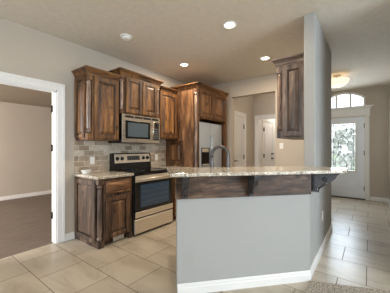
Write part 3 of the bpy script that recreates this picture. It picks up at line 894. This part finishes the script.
for y in (RY0 + .09, RY1 - .09): hm.box(y - .012, y + .012, .036, .085, .81, .83, RF, .003)
build('oven_handle', hm, M['steel'], od)
build('storage_drawer', MB().box(RY0 + .006, RY1 - .006, 0, .038, .035, .240, RF, .005), M['steel'], rg)

# ------------------------------------------------------------------ microwave
MX = -2.955
mw = thing('microwave', (-3.1, 2.48, 1.365), 'stainless over-the-range microwave with dark window and vertical handle', 'microwave')
m0, m1 = 2.085, 2.855
build('microwave_body', MB().box(WX + .012, MX, m0, m1, 1.345, 1.787, ID, .004), M['black'], mw)
MF = FACE(MX)
build('face_panel', MB().box(m0, m1, 0, .025, 1.352, 1.785, MF, .005), M['steel2'], mw)
vn = MB()
for k in range(4):
    y = m0 + .05 + k * .175
    vn.box(y, y + .16, .0245, .0275, 1.735, 1.765, MF)
build('vent_slot', vn, M['black'], mw)
md = build('door_glass', MB().box(m0 + .055, 2.63, .024, .030, 1.415, 1.690, MF, .003), M['blackglass'], mw)
build('window', MB().box(m0 + .095, 2.58, .029, .0315, 1.445, 1.660, MF), M['mwglass'], md)
h = MB().tube([(2.665, .07, 1.40), (2.665, .07, 1.70)], .012, 12, MF)
for z in (1.44, 1.68): h.box(2.656, 2.674, .024, .07, z - .01, z + .01, MF)
build('handle', h, M['steel2'], mw)
kp = build('control_panel', MB().box(2.705, 2.83, .024, .029, 1.40, 1.70, MF, .003), M['blackglass'], mw)
kb = MB()
for i in range(3):
    for j in range(5): kb.box(2.722 + i * .034, 2.746 + i * .034, .0285, .031, 1.425 + j * .038, 1.447 + j * .038, MF)
build('keypad', kb, M['grey'], kp)

# ------------------------------------------------------------------ refrigerator
fg = thing('refrigerator', (-2.9, 4.0, 0), 'light stainless side-by-side refrigerator with a dark ice dispenser', 'refrigerator')
f0, f1, fx = 3.475, 4.42, -2.60
build('cabinet_case', MB().box(WX + .03, fx - .07, f0 + .01, f1 - .01, .02, 1.77), M['grey'], fg)
FFG = FACE(fx - .065)
fd = build('freezer_door', MB().box(f0 + .005, 3.965, 0, .065, .09, 1.78, FFG, .012, 3), M['fridge'], fg)
rd = build('fresh_food_door', MB().box(3.973, f1 - .005, 0, .065, .09, 1.78, FFG, .012, 3), M['fridge'], fg)
build('kick_grille', MB().box(f0 + .02, f1 - .02, 0, .03, .015, .08, FFG), M['grey'], fg)
dp = build('ice_dispenser', MB().box(3.64, 3.925, .062, .069, .92, 1.275, FFG, .006), M['blackglass'], fd)
build('dispenser_panel', MB().box(3.67, 3.89, .068, .072, 1.19, 1.26, FFG, .003), M['steel'], fd)
build('dispenser_tray', MB().box(3.67, 3.89, .06, .085, .925, .95, FFG, .004), M['steel'], fd)
for y, p in ((3.945, fd), (3.993, rd)):
    h = MB().tube([(y, .105, .55), (y, .11, 1.0), (y, .105, 1.5)], .012, 10, FFG)
    for z in (.56, 1.49): h.box(y - .01, y + .01, .06, .105, z - .015, z + .015, FFG)
    build('door_handle', h, M['fridge'], p)

# ------------------------------------------------------------------ breakfast bar
ab = build('apron_board', MB().box(-.02, BL + .005, .0, .022, .83, 1.041, FB, .004), M['apron'])
tag(ab, 'dark stained wooden apron board along the front of the bar wall', 'board')
ov = .20; rear = -.33; xr = -.165
p1 = barpt(-.075, ov)
t2 = (xr - barpt(0, ov).x) / D.x; p2 = barpt(t2, ov)
t3 = (PX0 - .003 - barpt(0, rear).x) / D.x; p3 = barpt(t3, rear)
p4 = barpt(-.075, rear)
bp = [(p1.x, p1.y), (p2.x - .03, p2.y - .03), (xr, p2.y + .02), (xr - .005, 2.70), (xr - .04, 2.772), (PX0 - .003, 2.772), (p3.x, p3.y), (p4.x, p4.y)]
bt_ = build('bar_top', MB().prism(bp, 1.0425, 1.072, ID, .009, 3), M['granite'])
tag(bt_, 'long raised granite bar top wrapping around the partition end', 'countertop')

def corbel(m, wid, dp_, h_, label, ztop=1.0415):
    """local u across, n out of the wall"""
    o = m.to_translation()
    root = thing('corbel', (o.x, o.y, ztop), label, 'bracket', 'bar corbels')
    # simple clean outline: cap, concave/convex sweep, toe
    prof = [(0, 0), (dp_, 0), (dp_, -.020), (dp_ * .93, -.026)]
    for k in range(10):
        t = k / 9
        prof.append((dp_ * (.92 - .26 * t * t), -.03 - .072 * t))
    for k in range(1, 10):
        t = k / 9
        prof.append((dp_ * (.66 - .42 * math.sin(t * math.pi / 2)), -.102 - (h_ - .132) * (1 - math.cos(t * math.pi / 2)) ** 0.8))
    prof += [(dp_ * .30, -h_ + .02), (dp_ * .30, -h_), (0, -h_)]
    b = bmesh.new()
    a_ = [b.verts.new((-wid / 2, p[0], ztop + p[1])) for p in prof]; c_ = [b.verts.new((wid / 2, p[0], ztop + p[1])) for p in prof]
    b.faces.new(a_); b.faces.new(c_[::-1])
    for i in range(len(prof)):
        j = (i + 1) % len(prof); b.faces.new([a_[i], c_[i], c_[j], a_[j]])
    bmesh.ops.recalc_face_normals(b, faces=b.faces[:])
    build('bracket_body', MB().merge(b, m), M['iron'], root)
    build('cap_plate', MB().box(-wid * .66, wid * .66, 0, dp_ + .006, ztop - .016, ztop - .001, m, .003), M['iron'], root)
    sc = MB().lathe([(0, -wid * .62), (.018, -wid * .62), (.024, -wid * .5), (.024, wid * .5), (.018, wid * .62), (0, wid * .62)], m @ Matrix.Translation((0, dp_ * .52, ztop - .072)) @ Matrix.Rotation(math.pi / 2, 4, 'Y'), 16)
    build('scroll', sc, M['iron'], root)
    lf = MB()
    lf.tube([(0, dp_ * .55, ztop - .115), (0, dp_ * .42, ztop - .135), (0, dp_ * .30, ztop - .16), (0, dp_ * .30, ztop - h_ + .02)], [.008, .013, .011, .005], 8, m)
    build('carved_leaf', lf, M['iron'], root)
    return root
corbel(frame(barpt(.055, .0235), D, N), .045, .15, .20, 'dark carved corbel at the left end of the apron board')
corbel(frame(barpt(.655, .0235), D, N), .045, .15, .20, 'dark carved corbel at the middle of the apron board')
corbel(frame((PX1 + .004, 2.52, 0), (0, 1, 0), (1, 0, 0)), .05, .24, .20, 'dark carved corbel under the bar top at the partition corner')

# sink run behind the bar
sk = thing('sink_cabinet', (barpt(.7, -.45).x, barpt(.7, -.45).y, 0), 'sink base cabinet behind the bar wall, under the faucet', 'cabinet')
build('cabinet_body', MB().box(.22, BL - .10, -.70, -T - .002, .09, .875, FB).box(.22, BL - .10, -.63, -T - .002, 0, .09, FB), M['woodZ'], sk)
FBk = frame(barpt(0, -.70), D, -N)
for u0 in (.26, .60):
    raised(sk, 'door', FBk, u0, u0 + .33, .11, .84, M['woodZ'], M['panelZ'])
ct3 = build('countertop', MB().box(.20, BL - .08, -.73, -T - .002, .877, .913, FB, .006), M['granite'])
tag(ct3, 'granite sink countertop behind the bar wall, below the gooseneck faucet', 'countertop', 'granite countertops')

def ptz(px, F):   # a point on the floor at image column px and depth F along the view
    a = (px - 195) / 231; th = math.radians(37.1)
    return Vector((-math.sin(th) + a * math.cos(th), math.cos(th) + a * math.sin(th), 0)) * F
# gooseneck faucet
fb = Vector((-1.195, 2.155, .913)); fs = Vector((-.80, -.60, 0)).normalized()
fs = Vector((-0.93, -0.37, 0)).normalized()
fc = thing('faucet', fb, 'tall curved gooseneck kitchen faucet rising behind the granite bar', 'faucet')
build('base', MB().lathe([(.030, 0), (.030, .008), (.024, .014), (.022, .06), (.018, .066)], Matrix.Translation(fb), 20), M['chrome'], fc)
R_ = .085; top = .285
pts = [fb + Vector((0, 0, z)) for z in (.05, .12, .20, top)]
for k in range(1, 15):
    a = math.pi * k / 14
    pts.append(fb + fs * (R_ - R_ * math.cos(a)) + Vector((0, 0, top + R_ * math.sin(a))))
pts.append(fb + fs * (2 * R_ + .002) + Vector((0, 0, top - .03)))
build('spout', MB().tube(pts, .0175, 14), M['chrome'], fc)
e = pts[-1]
build('spray_head', MB().lathe([(.013, .01), (.016, 0), (.017, -.06), (.021, -.10), (.021, -.112), (.012, -.115)], Matrix.Translation(e), 16), M['chrome'], fc)
side = Vector((-fs.y, fs.x, 0))
build('lever', MB().tube([fb + Vector((0, 0, .05)), fb - fs * .035 + Vector((0, 0, .06)), fb - fs * .05 + Vector((0, 0, .11))], [.010, .009, .006], 10), M['chrome'], fc)

# ------------------------------------------------------------------ small things
def plate(name, m, u, z, label, cat, kind, group):
    root = thing(name, m @ Vector((u, 0, z)), label, cat, group)
    build('cover_plate', MB().box(u - .036, u + .036, 0, .006, z - .058, z + .058, m, .003), M['plastic'], root)
    if kind == 'outlet':
        for dz in (-.02, .02):
            build('socket', MB().box(u - .016, u + .016, .005, .0085, z + dz - .014, z + dz + .014, m, .004).box(u - .008, u - .005, .008, .009, z + dz - .005, z + dz + .006, m).box(u + .005, u + .008, .008, .009, z + dz - .005, z + dz + .006, m), M['ceramic'], root)
    else:
        build('rocker', MB().box(u - .016, u + .016, .005, .010, z - .033, z + .033, m, .003), M['ceramic'], root)
    return root
FS = FACE(XL + .010)
plate('wall_outlet', FS, 1.83, 1.085, 'white outlet on the stone backsplash above the white dish', 'outlet', 'outlet', 'white wall outlets')
plate('wall_outlet', FS, 3.13, 1.09, 'white outlet on the stone backsplash right of the range', 'outlet', 'outlet', 'white wall outlets')
plate('wall_outlet', FACE(PX1), 3.24, .43, 'white outlet low on the entry side of the half wall', 'outlet', 'outlet', 'white wall outlets')
plate('light_switch', frame((0, YB, 0), (1, 0, 0), (0, -1, 0)), -1.37, 1.31, 'white light switch right of the hall opening', 'switch', 'switch', None)

ds = Vector((-3.17, 1.665, .913))
dish = build('dish', MB().lathe([(0, 0), (.045, 0), (.05, .004), (.070, .042), (.074, .048), (.070, .048), (.048, .012), (0, .008)], Matrix.Translation(ds), 28), M['ceramic'])
dish.data.transform(Matrix.Translation(-ds)); dish.location = ds
tag(dish, 'small white ceramic dish on the left granite countertop', 'dish')

# ceiling fixtures
def downlight(src, x, y, label):
    if src is None:
        r = thing('recessed_light', (x, y, CZ), label, 'light', 'recessed ceiling lights')
        build('trim_ring', MB().lathe([(.090, 0), (.090, -.004), (.083, -.009), (.064, -.006), (.060, 0)], Matrix.Translation((x, y, CZ)), 32), M['plastic'], r)
        build('lens', MB().lathe([(0, -.003), (.062, -.003), (.062, 0), (0, 0)], Matrix.Translation((x, y, CZ)), 32), M['lens'], r)
        return r
    return copy_thing(src, (x, y, CZ), label)
dl = downlight(None, -1.34, 2.46, 'lit recessed ceiling light nearest the bar, largest of the three')
downlight(dl, -1.37, 3.72, 'lit recessed ceiling light in front of the hall opening')
downlight(dl, -2.62, 3.15, 'lit recessed ceiling light above the refrigerator surround crown')
downlight(dl, 0.4, -1.2, 'added out-of-view recessed ceiling light over the carpeted living room, nearer the rear window')  # two unseen living room lights added as fill for the ceiling
downlight(dl, 2.2, 0.8, 'added out-of-view recessed ceiling light over the carpeted living room, nearer the side window')
for i, (x, y) in enumerate(((-1.34, 2.46), (-1.37, 3.72), (-2.62, 3.15), (0.4, -1.2), (2.2, 0.8))):
    l = bpy.data.lights.new('downlight_beam', 'AREA'); l.shape = 'DISK'; l.size = .14; l.energy = 13; l.color = (1, .84, .64)
    o = bpy.data.objects.new('downlight_beam', l); COL.objects.link(o); o.location = (x, y, CZ - .012)
sd = thing('smoke_detector', (-2.57, 1.89, CZ), 'round white smoke detector on the ceiling above the left cabinets', 'detector')
build('base_ring', MB().lathe([(0, 0), (.078, 0), (.078, -.012), (.070, -.016), (0, -.016)], Matrix.Translation((-2.57, 1.89, CZ)), 32), M['plastic'], sd)
build('cap', MB().lathe([(.056, -.014), (.058, -.030), (.045, -.038), (0, -.040)], Matrix.Translation((-2.57, 1.89, CZ)), 32), M['plastic'], sd)

# entry light: alabaster bowl on three arms
ex, ey = -.53, 5.5
el = thing('ceiling_light', (ex, ey, CZ), 'semi-flush entry light with a glowing amber glass bowl', 'light')
TT = Matrix.Translation((ex, ey, CZ))
build('canopy', MB().lathe([(0, 0), (.07, 0), (.066, -.015), (.03, -.03), (0, -.032)], TT, 24), M['nickel'], el)
st = MB().tube([(ex, ey, CZ - .02), (ex, ey, CZ - .115)], .010, 10)
for k in range(3):
    a = 2 * math.pi * k / 3 + .5
    st.tube([(ex, ey, CZ - .05), (ex + .10 * math.cos(a), ey + .10 * math.sin(a), CZ - .055), (ex + .19 * math.cos(a), ey + .19 * math.sin(a), CZ - .095)], .006, 8)
build('arm', st, M['nickel'], el)
build('glass_bowl', MB().lathe([(.205, -.10), (.215, -.098), (.20, -.135), (.165, -.185), (.10, -.225), (0, -.245), (0, -.238), (.095, -.218), (.158, -.18), (.192, -.132)], TT, 36), M['bowl'], el)
build('finial', MB().lathe([(0, -.24), (.014, -.245), (.014, -.255), (0, -.268)], TT, 14), M['nickel'], el)
l = bpy.data.lights.new('entry_bulb', 'POINT'); l.energy = 4.5; l.color = (1, .76, .48); l.shadow_soft_size = .05
o = bpy.data.objects.new('entry_bulb', l); COL.objects.link(o); o.location = (ex, ey, CZ - .15)

# unseen ceiling lamps added to brighten the hall and utility room
def added_hall_lamp(x, y, label, power, col):
    r = thing('added_hall_light', (x, y, CZ), label, 'light', 'added hall ceiling lamps')
    build('base_plate', MB().lathe([(0, 0), (.12, 0), (.12, -.02), (0, -.02)], Matrix.Translation((x, y, CZ)), 24), M['nickel'], r)
    build('glass_shade', MB().lathe([(.115, -.02), (.115, -.04), (.08, -.07), (0, -.085)], Matrix.Translation((x, y, CZ)), 24), M['bowl'], r)
    l = bpy.data.lights.new('added_hall_bulb', 'POINT'); l.energy = power; l.color = col; l.shadow_soft_size = .08
    o = bpy.data.objects.new('added_hall_bulb', l); COL.objects.link(o); o.location = (x, y, CZ - .17)
added_hall_lamp(-1.75, 5.25, 'unseen round ceiling lamp added in the hall behind the opening', 3.9, (1, .92, .83))
added_hall_lamp(-1.8, 7.3, 'unseen round ceiling lamp added in the utility room past the hall', 24, (1, .97, .92))
